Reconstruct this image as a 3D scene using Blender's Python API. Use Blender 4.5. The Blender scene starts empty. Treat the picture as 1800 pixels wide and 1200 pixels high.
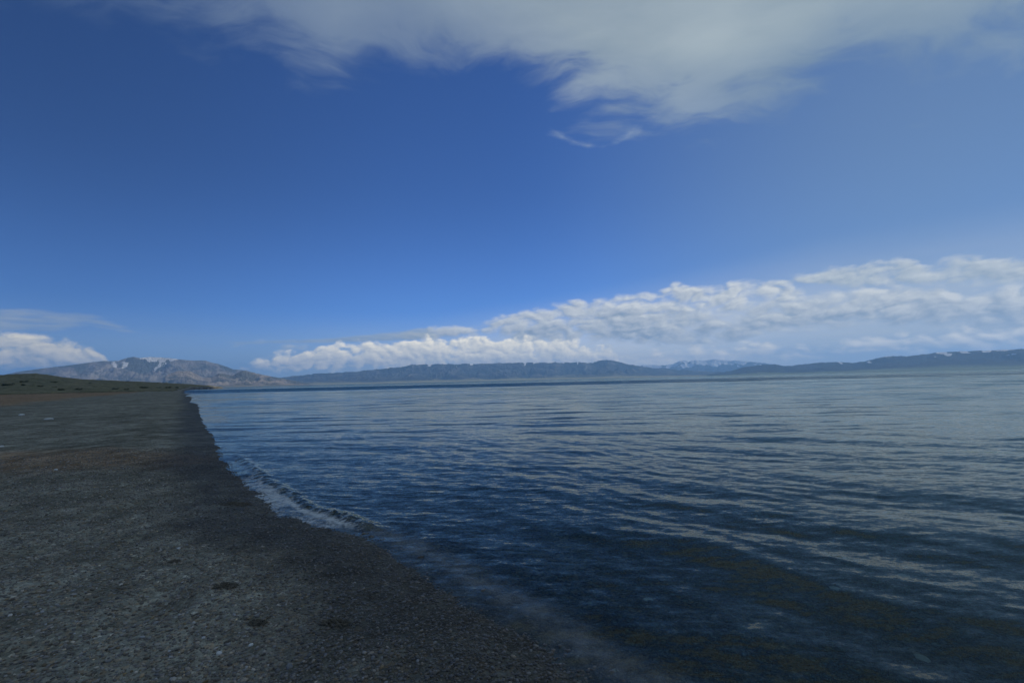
import bpy, math
import numpy as np
from mathutils import Matrix, Vector

R = math.radians
rng = np.random.default_rng(7)
scene = bpy.context.scene
col = scene.collection

# ------------------------------------------------------------------ camera
CAM_Z = 1.75
F_PX = 800.0                       # 16 mm lens on a 36 mm frame, 1800 px wide
PITCH = math.atan((668.4 - 600) / F_PX)
ROLL = math.atan(0.0227)
Fv = Vector((0, math.cos(PITCH), math.sin(PITCH)))
R0 = Vector((1, 0, 0)); U0 = Vector((0, -math.sin(PITCH), math.cos(PITCH)))
Rv = R0 * math.cos(ROLL) - U0 * math.sin(ROLL)
Uv = U0 * math.cos(ROLL) + R0 * math.sin(ROLL)
cam_data = bpy.data.cameras.new("camera")
cam_data.lens = 16.0; cam_data.sensor_width = 36.0
cam_data.clip_start = 0.05; cam_data.clip_end = 120000
cam = bpy.data.objects.new("camera", cam_data); col.objects.link(cam)
m = Matrix.Identity(4)
for i in range(3):
    m[i][0] = Rv[i]; m[i][1] = Uv[i]; m[i][2] = -Fv[i]
m[2][3] = CAM_Z
cam.matrix_world = m
scene.camera = cam

def ray(px, py):
    v = Fv * F_PX + Rv * (px - 900) - Uv * (py - 600)
    return np.array(v.normalized())
def az_el(px, py):
    d = ray(px, py)
    return math.degrees(math.atan2(d[0], d[1])), math.degrees(math.asin(d[2]))
def ground_at(px, py, z=0.0):
    d = ray(px, py)
    t = (z - CAM_Z) / d[2]
    return d[0] * t, d[1] * t

# ------------------------------------------------------------------ render, exposure
scene.view_settings.view_transform = 'Standard'
scene.view_settings.look = 'None'
scene.view_settings.exposure = 0.0
scene.view_settings.gamma = 1.0
scene.render.engine = 'CYCLES'
cy = scene.cycles
cy.max_bounces = 7; cy.diffuse_bounces = 2; cy.glossy_bounces = 3
cy.transmission_bounces = 5; cy.volume_bounces = 1; cy.transparent_max_bounces = 8
cy.use_denoising = True
cy.sample_clamp_indirect = 3.0
try: cy.denoiser = 'OPENIMAGEDENOISE'
except Exception: pass

# ------------------------------------------------------------------ sun and sky
SUN_AZ, SUN_EL = 85.0, 32.0       # clockwise from straight ahead, and height
sun_dir = Vector((math.sin(R(SUN_AZ)) * math.cos(R(SUN_EL)), math.cos(R(SUN_AZ)) * math.cos(R(SUN_EL)), math.sin(R(SUN_EL))))
sd = bpy.data.lights.new("sun", 'SUN'); sd.energy = 3.6; sd.angle = R(0.5); sd.color = (1, 0.9, 0.76)
sun = bpy.data.objects.new("sun", sd); col.objects.link(sun)
sun.rotation_euler = sun_dir.to_track_quat('Z', 'Y').to_euler()
SKY_STRENGTH = 0.068

class NT:
    """small helper that writes node expressions"""
    def __init__(s, tree): s.t = tree; s.n = tree.nodes; s.l = tree.links
    def put(s, v, sock):
        if isinstance(v, bpy.types.NodeSocket): s.l.new(v, sock)
        elif v is not None: sock.default_value = v
    def m(s, op, a, b=None, c=None, clamp=False):
        n = s.n.new('ShaderNodeMath'); n.operation = op; n.use_clamp = clamp
        s.put(a, n.inputs[0])
        if b is not None: s.put(b, n.inputs[1])
        if c is not None: s.put(c, n.inputs[2])
        return n.outputs[0]
    def v(s, op, a, b=None, scale=None):
        n = s.n.new('ShaderNodeVectorMath'); n.operation = op
        s.put(a, n.inputs[0])
        if b is not None: s.put(b, n.inputs[1])
        if scale is not None: s.put(scale, n.inputs['Scale'])
        return n.outputs['Value'] if op in ('DOT_PRODUCT', 'LENGTH') else n.outputs[0]
    def xyz(s, x=0.0, y=0.0, z=0.0):
        n = s.n.new('ShaderNodeCombineXYZ'); s.put(x, n.inputs[0]); s.put(y, n.inputs[1]); s.put(z, n.inputs[2]); return n.outputs[0]
    def sep(s, v):
        n = s.n.new('ShaderNodeSeparateXYZ'); s.put(v, n.inputs[0]); return n.outputs
    def noise(s, vec, scale, detail=4, rough=0.5, dist=0.0, col=False, lac=2.0):
        n = s.n.new('ShaderNodeTexNoise'); s.put(vec, n.inputs['Vector'])
        n.inputs['Scale'].default_value = scale; n.inputs['Detail'].default_value = detail
        n.inputs['Roughness'].default_value = rough; n.inputs['Distortion'].default_value = dist
        n.inputs['Lacunarity'].default_value = lac
        return n.outputs['Color' if col else 'Fac']
    def voro(s, vec, scale, feature='F1', detail=0, rough=0.5, out='Distance', rand=1.0, smooth=None):
        n = s.n.new('ShaderNodeTexVoronoi'); n.feature = feature; s.put(vec, n.inputs['Vector'])
        n.inputs['Scale'].default_value = scale
        if 'Detail' in n.inputs: n.inputs['Detail'].default_value = detail
        if 'Roughness' in n.inputs: n.inputs['Roughness'].default_value = rough
        n.inputs['Randomness'].default_value = rand
        if smooth is not None: n.inputs['Smoothness'].default_value = smooth
        return n.outputs[out]
    def rng(s, v, a, b, c=0.0, d=1.0, kind='LINEAR'):
        n = s.n.new('ShaderNodeMapRange'); n.interpolation_type = kind; n.clamp = True
        s.put(v, n.inputs[0])
        for i, k in enumerate((a, b, c, d)): s.put(k, n.inputs[i + 1])
        return n.outputs[0]
    def mix(s, f, a, b, blend='MIX'):
        n = s.n.new('ShaderNodeMix'); n.data_type = 'RGBA'; n.blend_type = blend
        s.put(f, n.inputs[0])
        for k, v in ((6, a), (7, b)):
            if isinstance(v, tuple) and len(v) == 3: v = v + (1.0,)
            s.put(v, n.inputs[k])
        return n.outputs[2]
    def curve(s, x, pts):
        """float curve; pts are (x, y) in 0..1"""
        n = s.n.new('ShaderNodeFloatCurve'); c = n.mapping.curves[0]
        pts = sorted(pts)
        c.points[0].location = pts[0]; c.points[1].location = pts[-1]
        for p in pts[1:-1]: c.points.new(*p)
        for p in c.points: p.handle_type = 'VECTOR'
        n.mapping.extend = 'HORIZONTAL'; n.mapping.update()
        s.put(x, n.inputs['Value']); return n.outputs[0]
    def attr(s, name, out='Fac'):
        n = s.n.new('ShaderNodeAttribute'); n.attribute_name = name; return n.outputs[out]

world = bpy.data.worlds.new("World"); scene.world = world; world.use_nodes = True
w = NT(world.node_tree); world.node_tree.nodes.clear()
try: world.cycles.sampling_method = 'NONE'
except Exception: pass
sky = w.n.new('ShaderNodeTexSky'); sky.sky_type = 'NISHITA'; sky.sun_disc = False
sky.sun_elevation = R(SUN_EL); sky.sun_rotation = R(SUN_AZ)
sky.altitude = 2000; sky.air_density = 1.0; sky.dust_density = 0.1; sky.ozone_density = 6.0
dirv = w.n.new('ShaderNodeTexCoord').outputs['Generated']
dx, dy, dz = w.sep(dirv)
az = w.m('MULTIPLY', w.m('ARCTAN2', dx, dy), 180 / math.pi)
el = w.m('MULTIPLY', w.m('ARCSINE', dz), 180 / math.pi)
az01 = w.rng(az, -60, 60)
side = w.m('MULTIPLY', w.m('ARCSINE', dx), 180 / math.pi)      # like azimuth, but without a seam behind

def edge(pts):
    """curve of elevation (deg) over azimuth from points of a cloud edge"""
    q = {}
    for px, py in pts:
        a, e = az_el(px, py); q[round((a + 60) / 120, 4)] = min(max(e / 60, 0), 1)
    return w.m('MULTIPLY', w.curve(az01, list(q.items())), 60)
def sub(a, b): return w.m('SUBTRACT', a, b)
def mul(a, b): return w.m('MULTIPLY', a, b)
def add(a, b): return w.m('ADD', a, b)

azg = w.m('MULTIPLY', w.rng(side, -50, -8, 0.52, 1.0, 'SMOOTHSTEP'), w.rng(side, 10, 48, 1.0, 0.72))
azg = w.m('MULTIPLY', azg, w.rng(el, 4, 24, 1.25, 1.0, 'SMOOTHSTEP'))
skyc = w.v('MULTIPLY', w.v('SCALE', sky.outputs[0], scale=azg), (0.86, 1.22, 1.80))
# colours of lit and shaded cloud, in the sky texture's own units
def cc(r, g, b): k = 1 / SKY_STRENGTH; return (r * k, g * k, b * k, 1)

# (a) the high sheet overhead: noise on a level plane so it runs to the horizon in perspective
dzc = w.m('MAXIMUM', dz, 0.06)
plane = w.xyz(w.m('DIVIDE', dx, dzc), w.m('DIVIDE', dy, dzc), 0.0)
warp = w.v('SCALE', w.v('SUBTRACT', w.noise(plane, 1.6, 3, 0.5, col=True), (0.5, 0.5, 0.5)), scale=0.55)
pl2 = w.v('ADD', plane, warp)
stretch = w.n.new('ShaderNodeMapping'); w.l.new(pl2, stretch.inputs[0])
stretch.inputs['Rotation'].default_value = (0, 0, R(-35)); stretch.inputs['Scale'].default_value = (1.0, 1.9, 1)
nA = w.noise(stretch.outputs[0], 1.5, 9, 0.58)
nA2 = w.noise(stretch.outputs[0], 5.0, 8, 0.62)
nAb = w.noise(plane, 0.9, 2, 0.5)
EA = edge([(-300, 40), (40, -40), (120, 20), (300, 75), (450, 70), (590, 125), (700, 90), (850, 120), (950, 160), (1050, 205), (1200, 225),
           (1330, 215), (1420, 190), (1500, 140), (1620, 140), (1720, 110), (1800, 90), (2100, 40)])
cvA = add(w.m('DIVIDE', sub(el, EA), 5.0), mul(sub(nA, 0.5), 3.0))
cvA = add(cvA, mul(sub(nA2, 0.5), 1.8))
mA = w.rng(cvA, -0.35, 0.95, 0, 1, 'SMOOTHSTEP')
mA = mul(mA, w.rng(add(w.m('DIVIDE', sub(el, EA), 7.0), mul(sub(nAb, .5), 1.0)), -0.5, 1.1, 0.35, 0.98))
mA = mul(mA, w.rng(side, -38, -6, 0.55, 1.0, 'SMOOTHSTEP'))
tA = w.rng(add(mul(sub(nAb, 0.5), 2.2), add(mul(sub(nA, 0.5), 1.2), 0.5)), 0.15, 0.85)
azl = w.rng(side, -34, 28)
cA_dark = w.mix(azl, cc(0.14, 0.21, 0.32), cc(0.26, 0.335, 0.39))
cA_lit = w.mix(azl, cc(0.22, 0.30, 0.40), cc(0.50, 0.57, 0.58))
skyc = w.mix(mA, skyc, w.mix(tA, cA_dark, cA_lit))

# (b) cumulus and stratocumulus low over the mountains: noise on azimuth and elevation
def puff(vec, scale, detail, rough):
    """rounded lumps with creases between them: an upside-down ridged noise, about -0.5..0.5"""
    n = w.n.new('ShaderNodeTexNoise'); n.noise_type = 'RIDGED_MULTIFRACTAL'; w.put(vec, n.inputs['Vector'])
    n.inputs['Scale'].default_value = scale; n.inputs['Detail'].default_value = detail; n.inputs['Roughness'].default_value = rough
    n.inputs['Lacunarity'].default_value = 2.1; n.inputs['Offset'].default_value = 0.85; n.inputs['Gain'].default_value = 0.9
    return w.m('MULTIPLY_ADD', n.outputs['Fac'], -0.75, 0.5)
def lowclouds(base, top, bot, wt, wb, kx, ky, seed, dark, lit, amp=1.0, soft=0.9, opacity=1.0, gapamp=0.0, tilt=0.0, light=1.0, puffs=1.0, under=0.25, off=(0.14, 0.16)):
    p = w.xyz(mul(az, kx), add(mul(el, ky), mul(az, tilt)), seed)
    wv = w.v('SCALE', w.v('SUBTRACT', w.noise(p, 1.1, 3, 0.5, col=True), (0.5, 0.5, 0.5)), scale=0.45)
    q = w.v('ADD', p, wv)
    n1 = w.noise(q, 1.0, 8, 0.60); b1 = puff(q, 1.2, 5, 0.6)
    q2 = w.v('ADD', q, (off[0], off[1], 0.0))
    n2 = w.noise(q2, 1.0, 4, 0.6); b2 = puff(q2, 1.2, 3, 0.6)
    T = edge(top); B = edge(bot)
    up = w.m('DIVIDE', sub(T, el), wt); dn = w.m('DIVIDE', sub(el, B), wb)
    cov = w.m('MINIMUM', w.m('MINIMUM', w.m('MINIMUM', up, dn), 1.0), w.m('DIVIDE', sub(az, az_el(*top[0])[0]), 2.5))
    if top[-1][0] < 1300: cov = w.m('MINIMUM', cov, w.m('DIVIDE', sub(az_el(*top[-1])[0], az), 2.5))
    shape = add(mul(sub(n1, 0.5), amp * 2.4), mul(b1, puffs))
    dens = add(cov, shape)
    if gapamp:
        big = w.noise(w.v('ADD', p, (5.5, 1.2, 0)), 0.55, 2, 0.5)
        dens = add(dens, mul(sub(big, 0.5), gapamp * 2))
    mk = mul(w.rng(dens, 0.0, soft, 0, 1, 'SMOOTHSTEP'), opacity)
    relief = add(mul(sub(n1, n2), light * 2.4), mul(sub(b1, b2), light * 0.55))
    relief = add(relief, mul(b1, 0.25 * light))
    hgt = w.rng(w.m('DIVIDE', sub(el, B), w.m('MAXIMUM', sub(T, B), 0.4)), 0.0, 1.0, -under, under * 0.8)
    thick = w.rng(dens, 0.2, 1.9, 0.12, -0.16)
    sh = w.m('ADD', add(add(relief, hgt), thick), 0.55, clamp=True)
    return w.mix(mk, base, w.mix(sh, dark, lit))

# pale veil of far cloud just over the horizon
veil = w.rng(w.m('DIVIDE', el, w.rng(az, -10, 35, 1.0, 1.65)), 1.0, 9.0, 1, 0, 'SMOOTHSTEP')
veil = mul(veil, w.rng(w.noise(w.xyz(mul(az, .05), mul(el, .35), 3.0), 1.0, 5, .55), 0.2, 0.65, 0.55, 1.0))
veil = mul(veil, w.rng(az, -45, 10, 0.45, 0.95))
skyc = w.mix(veil, skyc, w.mix(w.rng(az, -30, 25), cc(0.42, 0.51, 0.58), cc(1.35, 1.25, 1.02)))
veil2 = mul(w.rng(side, 0, 43, 0, 1, 'SMOOTHSTEP'), w.rng(el, 6, 40, .60, 0.45))
skyc = w.mix(veil2, skyc, cc(0.20, 0.31, 0.42))
# upper right band
skyc = lowclouds(skyc,
    [(1340, 500), (1400, 484), (1440, 474), (1500, 464), (1550, 458), (1590, 448), (1625, 462), (1700, 447), (1800, 448), (2200, 415)],
    [(1340, 502), (1400, 500), (1500, 506), (1600, 503), (1700, 504), (1800, 496), (2200, 470)],
    0.75, 0.7, 0.34, 0.66, 57.2, cc(0.31, 0.39, 0.46), cc(0.76, 0.78, 0.74), amp=1.2, soft=1.2, opacity=0.88, gapamp=0.5, tilt=-0.03, light=0.8, puffs=1.0)
# broad sheet, widening to the right, its underside in shade
skyc = lowclouds(skyc,
    [(420, 604), (560, 599), (650, 588), (700, 582), (760, 572), (850, 562), (930, 543), (1000, 528), (1100, 512), (1150, 506), (1190, 494), (1240, 508), (1290, 496), (1350, 488), (1420, 506), (1480, 502), (1560, 494), (1640, 504), (1700, 520), (1760, 510), (1800, 505), (2200, 490)],
    [(420, 606), (560, 603), (700, 602), (850, 599), (1000, 604), (1200, 611), (1350, 596), (1500, 582), (1650, 578), (1800, 588), (2200, 570)],
    0.9, 1.2, 0.30, 0.58, 4.2, cc(0.27, 0.34, 0.42), cc(0.84, 0.84, 0.78), amp=1.15, soft=1.25, opacity=0.9, gapamp=1.1, tilt=-0.02, puffs=1.0, under=0.32)
# thin grey tail of the sheet to the left, a curled wisp below the high cloud, and one small scrap
skyc = lowclouds(skyc, [(400, 600), (480, 597), (560, 594), (640, 588), (700, 580), (780, 570)], [(400, 607), (560, 605), (700, 600), (780, 594)],
    0.35, 0.35, 0.20, 1.0, 61.0, cc(0.28, 0.36, 0.45), cc(0.44, 0.50, 0.53), amp=0.8, soft=1.1, opacity=0.7, puffs=0.3)
skyc = lowclouds(skyc, [(965, 222), (1000, 238), (1035, 248), (1060, 249), (1095, 236), (1130, 205)], [(965, 236), (1000, 255), (1035, 266), (1060, 267), (1095, 258), (1130, 236)],
    0.8, 0.8, 0.20, 0.5, 66.0, cc(0.26, 0.36, 0.50), cc(0.42, 0.50, 0.58), amp=1.3, soft=1.6, opacity=0.55, puffs=0.3)
# low puffs along the right, in front of the haze
skyc = lowclouds(skyc,
    [(1060, 640), (1120, 622), (1200, 615), (1300, 602), (1400, 606), (1500, 598), (1600, 590), (1700, 580), (1800, 562), (2200, 550)],
    [(1060, 652), (1300, 640), (1500, 630), (1800, 618), (2200, 600)],
    1.3, 1.0, 0.36, 0.70, 11.7, cc(0.55, 0.60, 0.62), cc(1.45, 1.30, 1.02), amp=1.2, soft=1.2, opacity=0.85, gapamp=0.8, light=0.9)
# bright bank lying on the central range
skyc = lowclouds(skyc,
    [(380, 652), (430, 638), (520, 616), (600, 603), (650, 598), (700, 600), (750, 592), (800, 592), (845, 586), (870, 596), (900, 590), (960, 592), (1000, 597), (1060, 603), (1085, 618), (1105, 650), (1300, 672)],
    [(380, 660), (600, 650), (800, 655), (1100, 655), (1300, 680)],
    0.85, 0.9, 0.44, 0.66, 23.1, cc(0.54, 0.59, 0.62), cc(1.50, 1.36, 1.04), amp=1.4, soft=0.9, opacity=0.95, puffs=0.9, light=0.9, gapamp=0.7, under=0.2)
# cluster at the far left
skyc = lowclouds(skyc,
    [(-500, 560), (-200, 570), (0, 584), (60, 590), (120, 600), (165, 608), (185, 625), (205, 655), (300, 680)],
    [(-500, 660), (0, 652), (190, 650), (300, 684)],
    0.8, 0.7, 0.36, 0.60, 31.3, cc(0.36, 0.43, 0.49), cc(1.20, 1.08, 0.80), amp=1.0, soft=0.8, opacity=0.95, gapamp=0.3)
# thin streaks over it
skyc = lowclouds(skyc,
    [(-500, 530), (0, 542), (80, 541), (140, 546), (175, 556), (300, 600)],
    [(-500, 590), (0, 582), (100, 580), (160, 572), (300, 604)],
    0.5, 0.5, 0.16, 1.0, 40.1, cc(0.30, 0.37, 0.44), cc(0.50, 0.54, 0.54), amp=1.9, soft=1.5, opacity=0.62, gapamp=0.9, puffs=0.5)
bg = w.n.new('ShaderNodeBackground'); bg.inputs['Strength'].default_value = SKY_STRENGTH
w.l.new(skyc, bg.inputs[0])
wo = w.n.new('ShaderNodeOutputWorld'); w.l.new(bg.outputs[0], wo.inputs[0])

# ------------------------------------------------------------------ helpers
def mat(name):
    mt = bpy.data.materials.new(name); mt.use_nodes = True
    mt.node_tree.nodes.clear()
    t = NT(mt.node_tree)
    t.out = t.n.new('ShaderNodeOutputMaterial')
    return mt, t
def principled(t, color, rough=0.8, normal=None, spec=0.5):
    p = t.n.new('ShaderNodeBsdfPrincipled')
    if isinstance(color, tuple) and len(color) == 3: color = color + (1,)
    t.put(color, p.inputs['Base Color']); t.put(rough, p.inputs['Roughness'])
    t.put(spec, p.inputs['Specular IOR Level'])
    if normal is not None: t.put(normal, p.inputs['Normal'])
    t.l.new(p.outputs[0], t.out.inputs[0]); return p
def bump(t, h, strength=1.0, dist=0.1):
    b = t.n.new('ShaderNodeBump'); b.inputs['Strength'].default_value = strength; b.inputs['Distance'].default_value = dist
    t.put(h, b.inputs['Height']); return b.outputs[0]

def mesh_obj(name, V, Fc, material, attrs=None, smooth=True, parent=None, kind=None):
    V = np.ascontiguousarray(V, dtype=np.float32); Fc = np.ascontiguousarray(Fc, dtype=np.int32)
    me = bpy.data.meshes.new(name); k = Fc.shape[1]
    me.vertices.add(len(V)); me.vertices.foreach_set('co', V.ravel())
    me.loops.add(Fc.size); me.loops.foreach_set('vertex_index', Fc.ravel())
    me.polygons.add(len(Fc)); me.polygons.foreach_set('loop_start', np.arange(0, Fc.size, k, dtype=np.int32))
    me.polygons.foreach_set('use_smooth', np.full(len(Fc), smooth))
    me.update(calc_edges=True)
    for an, av in (attrs or {}).items():
        av = np.asarray(av, dtype=np.float32)
        if av.ndim == 1:
            a = me.attributes.new(an, 'FLOAT', 'POINT'); a.data.foreach_set('value', av)
        else:
            a = me.attributes.new(an, 'FLOAT_COLOR', 'POINT'); a.data.foreach_set('color', av.ravel())
    if material: me.materials.append(material)
    o = bpy.data.objects.new(name, me); col.objects.link(o)
    if parent: o.parent = parent
    if kind: o['kind'] = kind
    return o
def grid_faces(nr, nc):
    i = np.arange(nr - 1)[:, None] * nc + np.arange(nc - 1)[None, :]
    i = i.ravel()
    return np.stack([i, i + 1, i + nc + 1, i + nc], 1)

_perm = rng.permutation(4096)
_g = rng.uniform(0, 2 * math.pi, 4096)
_gx, _gy = np.cos(_g), np.sin(_g)
def perlin(x, y, seed=0):
    xi = np.floor(x).astype(np.int64); yi = np.floor(y).astype(np.int64)
    xf = x - xi; yf = y - yi
    u = xf * xf * xf * (xf * (xf * 6 - 15) + 10); v = yf * yf * yf * (yf * (yf * 6 - 15) + 10)
    def g(ix, iy, fx, fy):
        h = _perm[(_perm[(ix + seed * 57) & 4095] + iy) & 4095]
        return _gx[h] * fx + _gy[h] * fy
    a = g(xi, yi, xf, yf); b = g(xi + 1, yi, xf - 1, yf)
    c = g(xi, yi + 1, xf, yf - 1); d = g(xi + 1, yi + 1, xf - 1, yf - 1)
    return ((a + (b - a) * u) * (1 - v) + (c + (d - c) * u) * v) * 1.5
def fbm(x, y, oct=5, seed=0, gain=0.5):
    s = 0; a = 1.0; t = 0
    for o in range(oct):
        s = s + a * perlin(x * 2 ** o + 17.3 * o, y * 2 ** o - 9.1 * o, seed + o); t += a; a *= gain
    return s / t
def ridged(x, y, oct=5, seed=0, gain=0.55):
    s = 0; a = 1.0; t = 0
    for o in range(oct):
        s = s + a * (1 - np.abs(perlin(x * 2 ** o + 3.7 * o, y * 2 ** o + 8.9 * o, seed + o)) * 1.6); t += a; a *= gain
    return s / t
def sstep(a, b, x):
    t = np.clip((x - a) / (b - a), 0, 1); return t * t * (3 - 2 * t)

# ------------------------------------------------------------------ the shoreline, from behind the camera to the headland
shore = [(16.0, -14.0), (6.0, -3.5), (2.6, 0.55), ground_at(1050, 1195), ground_at(905, 1085), ground_at(770, 1005), ground_at(640, 938),
         ground_at(520, 900), ground_at(455, 850), ground_at(405, 802), ground_at(368, 750), ground_at(343, 712),
         ground_at(331, 697), ground_at(326, 690), (-205, 285), (-255, 362), (-305, 440), (-350, 520), (-393, 600), (-421, 660), (-440, 700), (-475, 716), (-700, 745), (-1500, 1000), (-9000, 2600)]
shore = np.array(shore, dtype=float)
def inland(x, y):
    """signed distance to the shoreline, + on the land side"""
    best = np.full(x.shape, 1e18); sg = np.ones(x.shape)
    for i in range(len(shore) - 1):
        a = shore[i]; b = shore[i + 1]; e = b - a; L2 = e @ e
        t = np.clip(((x - a[0]) * e[0] + (y - a[1]) * e[1]) / L2, 0, 1)
        ex = x - (a[0] + t * e[0]); ey = y - (a[1] + t * e[1]); d2 = ex * ex + ey * ey
        c = e[0] * ey - e[1] * ex
        up = d2 < best; best = np.where(up, d2, best); sg = np.where(up, np.sign(c), sg)
    r = np.hypot(x, y)
    wob = 0.07 * fbm(x * 0.7, y * 0.7, 3, 71) + 0.12 * fbm(x * 0.16, y * 0.16, 2, 72) * sstep(4, 12, r) + 2.2 * fbm(x * 0.03, y * 0.03, 3, 73) * sstep(20, 90, r)
    return np.sqrt(best) * np.where(sg == 0, 1, sg) + wob

# grassland: where it starts, where its skyline stands
GA = np.array([az_el(x, 684)[0] for x in (-400, 0, 150, 230, 300, 335, 350, 370, 385, 397)])
G_IN = np.array([120, 205, 208, 232, 275, 335, 430, 560, 690, 800.0])      # start of the grass (m from the camera)
G_RD = np.array([420, 560, 580, 600, 640, 670, 700, 730, 780, 850.0])      # its skyline
SK = [(-400, 655), (-100, 659), (0, 660), (30, 658), (62, 657), (85, 659.5), (110, 663.5), (150, 667.5), (200, 669.5), (250, 671.5), (300, 674), (330, 675.5), (360, 677.5), (380, 679.5), (397, 682)]
SKA = np.array([az_el(*p)[0] for p in SK]); SKE = np.array([math.tan(R(az_el(*p)[1])) for p in SK])

def ground_h(x, y):
    d = inland(x, y); r = np.hypot(x, y); a = np.degrees(np.arctan2(x, y))
    wob = fbm(x * 0.5, y * 0.5, 3, 3) * 0.05 * np.clip(d / 3, 0, 1)
    up = np.interp(d, [0, 0.8, 1.6, 2.6, 5, 12, 30, 60, 400], [0, 0.085, 0.15, 0.2, 0.26, 0.36, 0.55, 0.72, 1.2])
    # low terrace step behind the gravel
    up = up + 0.10 * sstep(14, 16, d + 2.5 * fbm(x * .06, y * .06, 2, 9)) * sstep(6, 20, r)
    dn = np.interp(-d, [0, 1, 3, 8, 30, 200, 2000], [0, -0.07, -0.22, -0.62, -2.6, -9, -30])
    h = np.where(d > 0, up + wob, dn + fbm(x * .4, y * .4, 3, 5) * 0.05 * np.clip(-d / 3, 0, 1))
    near = np.clip(1 - r / 60, 0, 1)
    h = h + 0.018 * np.sin(d * 2.6 + 2.5 * fbm(x * .3, y * .3, 2, 74)) * sstep(1.2, 2.5, d) * np.clip(1 - d / 14, 0, 1)
    h = h + fbm(x * 2.2, y * 2.2, 4, 11) * 0.022 * near * np.clip(np.abs(d) / 0.6, 0.25, 1)
    # shallow foot hollows in the dry gravel
    h = h - 0.035 * np.clip(fbm(x * 1.6 + 40, y * 1.6, 2, 21) - 0.18, 0, 1) * sstep(0.8, 1.8, d) * near * 4
    # grassland hill
    gi = np.interp(a, GA, G_IN); gr = np.interp(a, GA, G_RD); se = np.interp(a, SKA, SKE)
    hr = np.maximum(CAM_Z + gr * se, 0.2)
    t = np.clip((r - gi) / (gr - gi), 0, 1)
    prof = t ** 1.25 * (1 - 0.0 * t)
    back = np.clip((r - gr) / 900, 0, 1)
    g = (h + (hr - h) * prof) * (1 - back) + back * 0.8
    g = g + fbm(x * 0.035, y * 0.035, 4, 31) * 0.9 * np.clip(t * 4, 0, 1) * (1 - sstep(.75, 1, t)) * np.clip(hr / 10, 0.1, 1)
    left = sstep(az_el(399, 682)[0], az_el(386, 682)[0], a) * (d > 0) * (a < 0) * sstep(-175, -160, a)
    return h + (g - h) * left * (r > gi), d, left * (r > gi) * t

def az_lines(dense0, dense1, nd, coarse):
    mid = np.linspace(dense0, dense1, nd)
    lo = np.arange(-180, dense0, coarse); hi = np.arange(dense1 + coarse, 180, coarse)
    return np.concatenate([lo, mid, hi, [180.0]])
def radii(r0, r1, smin, k):
    out = [r0]
    while out[-1] < r1:
        r = out[-1]; out.append(r + max(smin, min(k * r * r / 728.0, 0.03 * r + 0.02)))
    return np.array(out)

# ------------------------------------------------------------------ ground: gravel beach running down into the lake bed
A = az_lines(-62, 70, 1150, 2.0); RR = radii(0.25, 9000, 0.022, 0.6)
rr, aa = np.meshgrid(RR, np.radians(A), indexing='ij')
gx = rr * np.sin(aa); gy = rr * np.cos(aa)
gh, gd, gt = ground_h(gx, gy)
gh = np.where(rr > 4000, np.minimum(gh, -6.0 + 0 * gh), gh)
wetw = 1.15 + 0.5 * fbm(gx * .35, gy * .35, 3, 41) + 0.25 * fbm(gx * 2.0, gy * 2.0, 3, 42)
wet = 1 - sstep(wetw - 0.45, wetw + 0.55, gd)
brown = sstep(13.5, 17, gd + 2.5 * fbm(gx * .06, gy * .06, 2, 9)) * sstep(20, 30, rr)
bx, by = ground_at(45, 798, 0.35)
brown = np.maximum(brown, 0.85 * (1 - sstep(0.5, 1.35, np.hypot((gx - bx - 0.6) / 3.2, (gy - by) / 1.9) + 0.5 * fbm(gx * .6, gy * .6, 4, 44))))

mg, t = mat("gravel")
P = t.n.new('ShaderNodeTexCoord').outputs['Object']
w_ = t.attr('wet'); b_ = t.attr('brown')
stx = t.n.new('ShaderNodeMapping'); t.put(P, stx.inputs[0]); stx.inputs['Rotation'].default_value = (0, 0, R(-38)); stx.inputs['Scale'].default_value = (1.5, 0.5, 1)
cell = t.voro(P, 34, out='Color'); cell2 = t.voro(P, 85, out='Color'); cell3 = t.voro(P, 12, out='Color')
s1 = t.sep(cell); s2 = t.sep(cell2); s3 = t.sep(cell3)
big = t.noise(P, 0.7, 6, 0.6); mid = t.noise(P, 5.0, 6, 0.65)
base = t.mix(s1[0], (0.050, 0.058, 0.064), (0.145, 0.160, 0.168))
base = t.mix(t.m('MULTIPLY', s2[1], 0.55), base, (0.10, 0.112, 0.118))
base = t.mix(t.rng(s1[1], 0.72, 1.0, 0, 0.7), base, (0.135, 0.112, 0.092))
base = t.mix(t.rng(s1[2], 0.992, 0.995), base, (0.22, 0.23, 0.24))
base = t.mix(t.rng(big, 0.35, 0.7, 0.0, 0.35), base, (0.075, 0.075, 0.072))
base = t.mix(t.rng(mid, 0.5, 0.72, 0.0, 0.6), base, (0.045, 0.046, 0.046))
base = t.mix(t.m('MULTIPLY', b_, t.rng(mid, 0.3, 0.62, 0.35, 0.95)), base, (0.125, 0.088, 0.066))
wetc = t.mix(1.0, base, (0.44, 0.44, 0.44), 'MULTIPLY')
base = t.mix(w_, base, wetc)
under = t.attr('depth')
h1 = t.m('SUBTRACT', 1.0, t.voro(P, 34)); h2 = t.m('SUBTRACT', 1.0, t.voro(P, 85)); h3 = t.m('SUBTRACT', 1.0, t.voro(P, 12))
hh = t.m('ADD', t.m('ADD', t.m('MULTIPLY', h1, 0.022), t.m('MULTIPLY', h2, 0.008)), t.m('ADD', t.m('MULTIPLY', mid, 0.06), t.m('MULTIPLY', h3, 0.02)))
patch = t.noise(P, 0.16, 5, 0.6); streak = t.noise(stx.outputs[0], 1.0, 6, 0.68)
fine = t.noise(P, 2.2, 8, 0.8)
base = t.mix(1.0, base, t.mix(t.rng(fine, 0.36, 0.62), (0.55, 0.55, 0.55), (1.35, 1.35, 1.35)), 'MULTIPLY')
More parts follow.
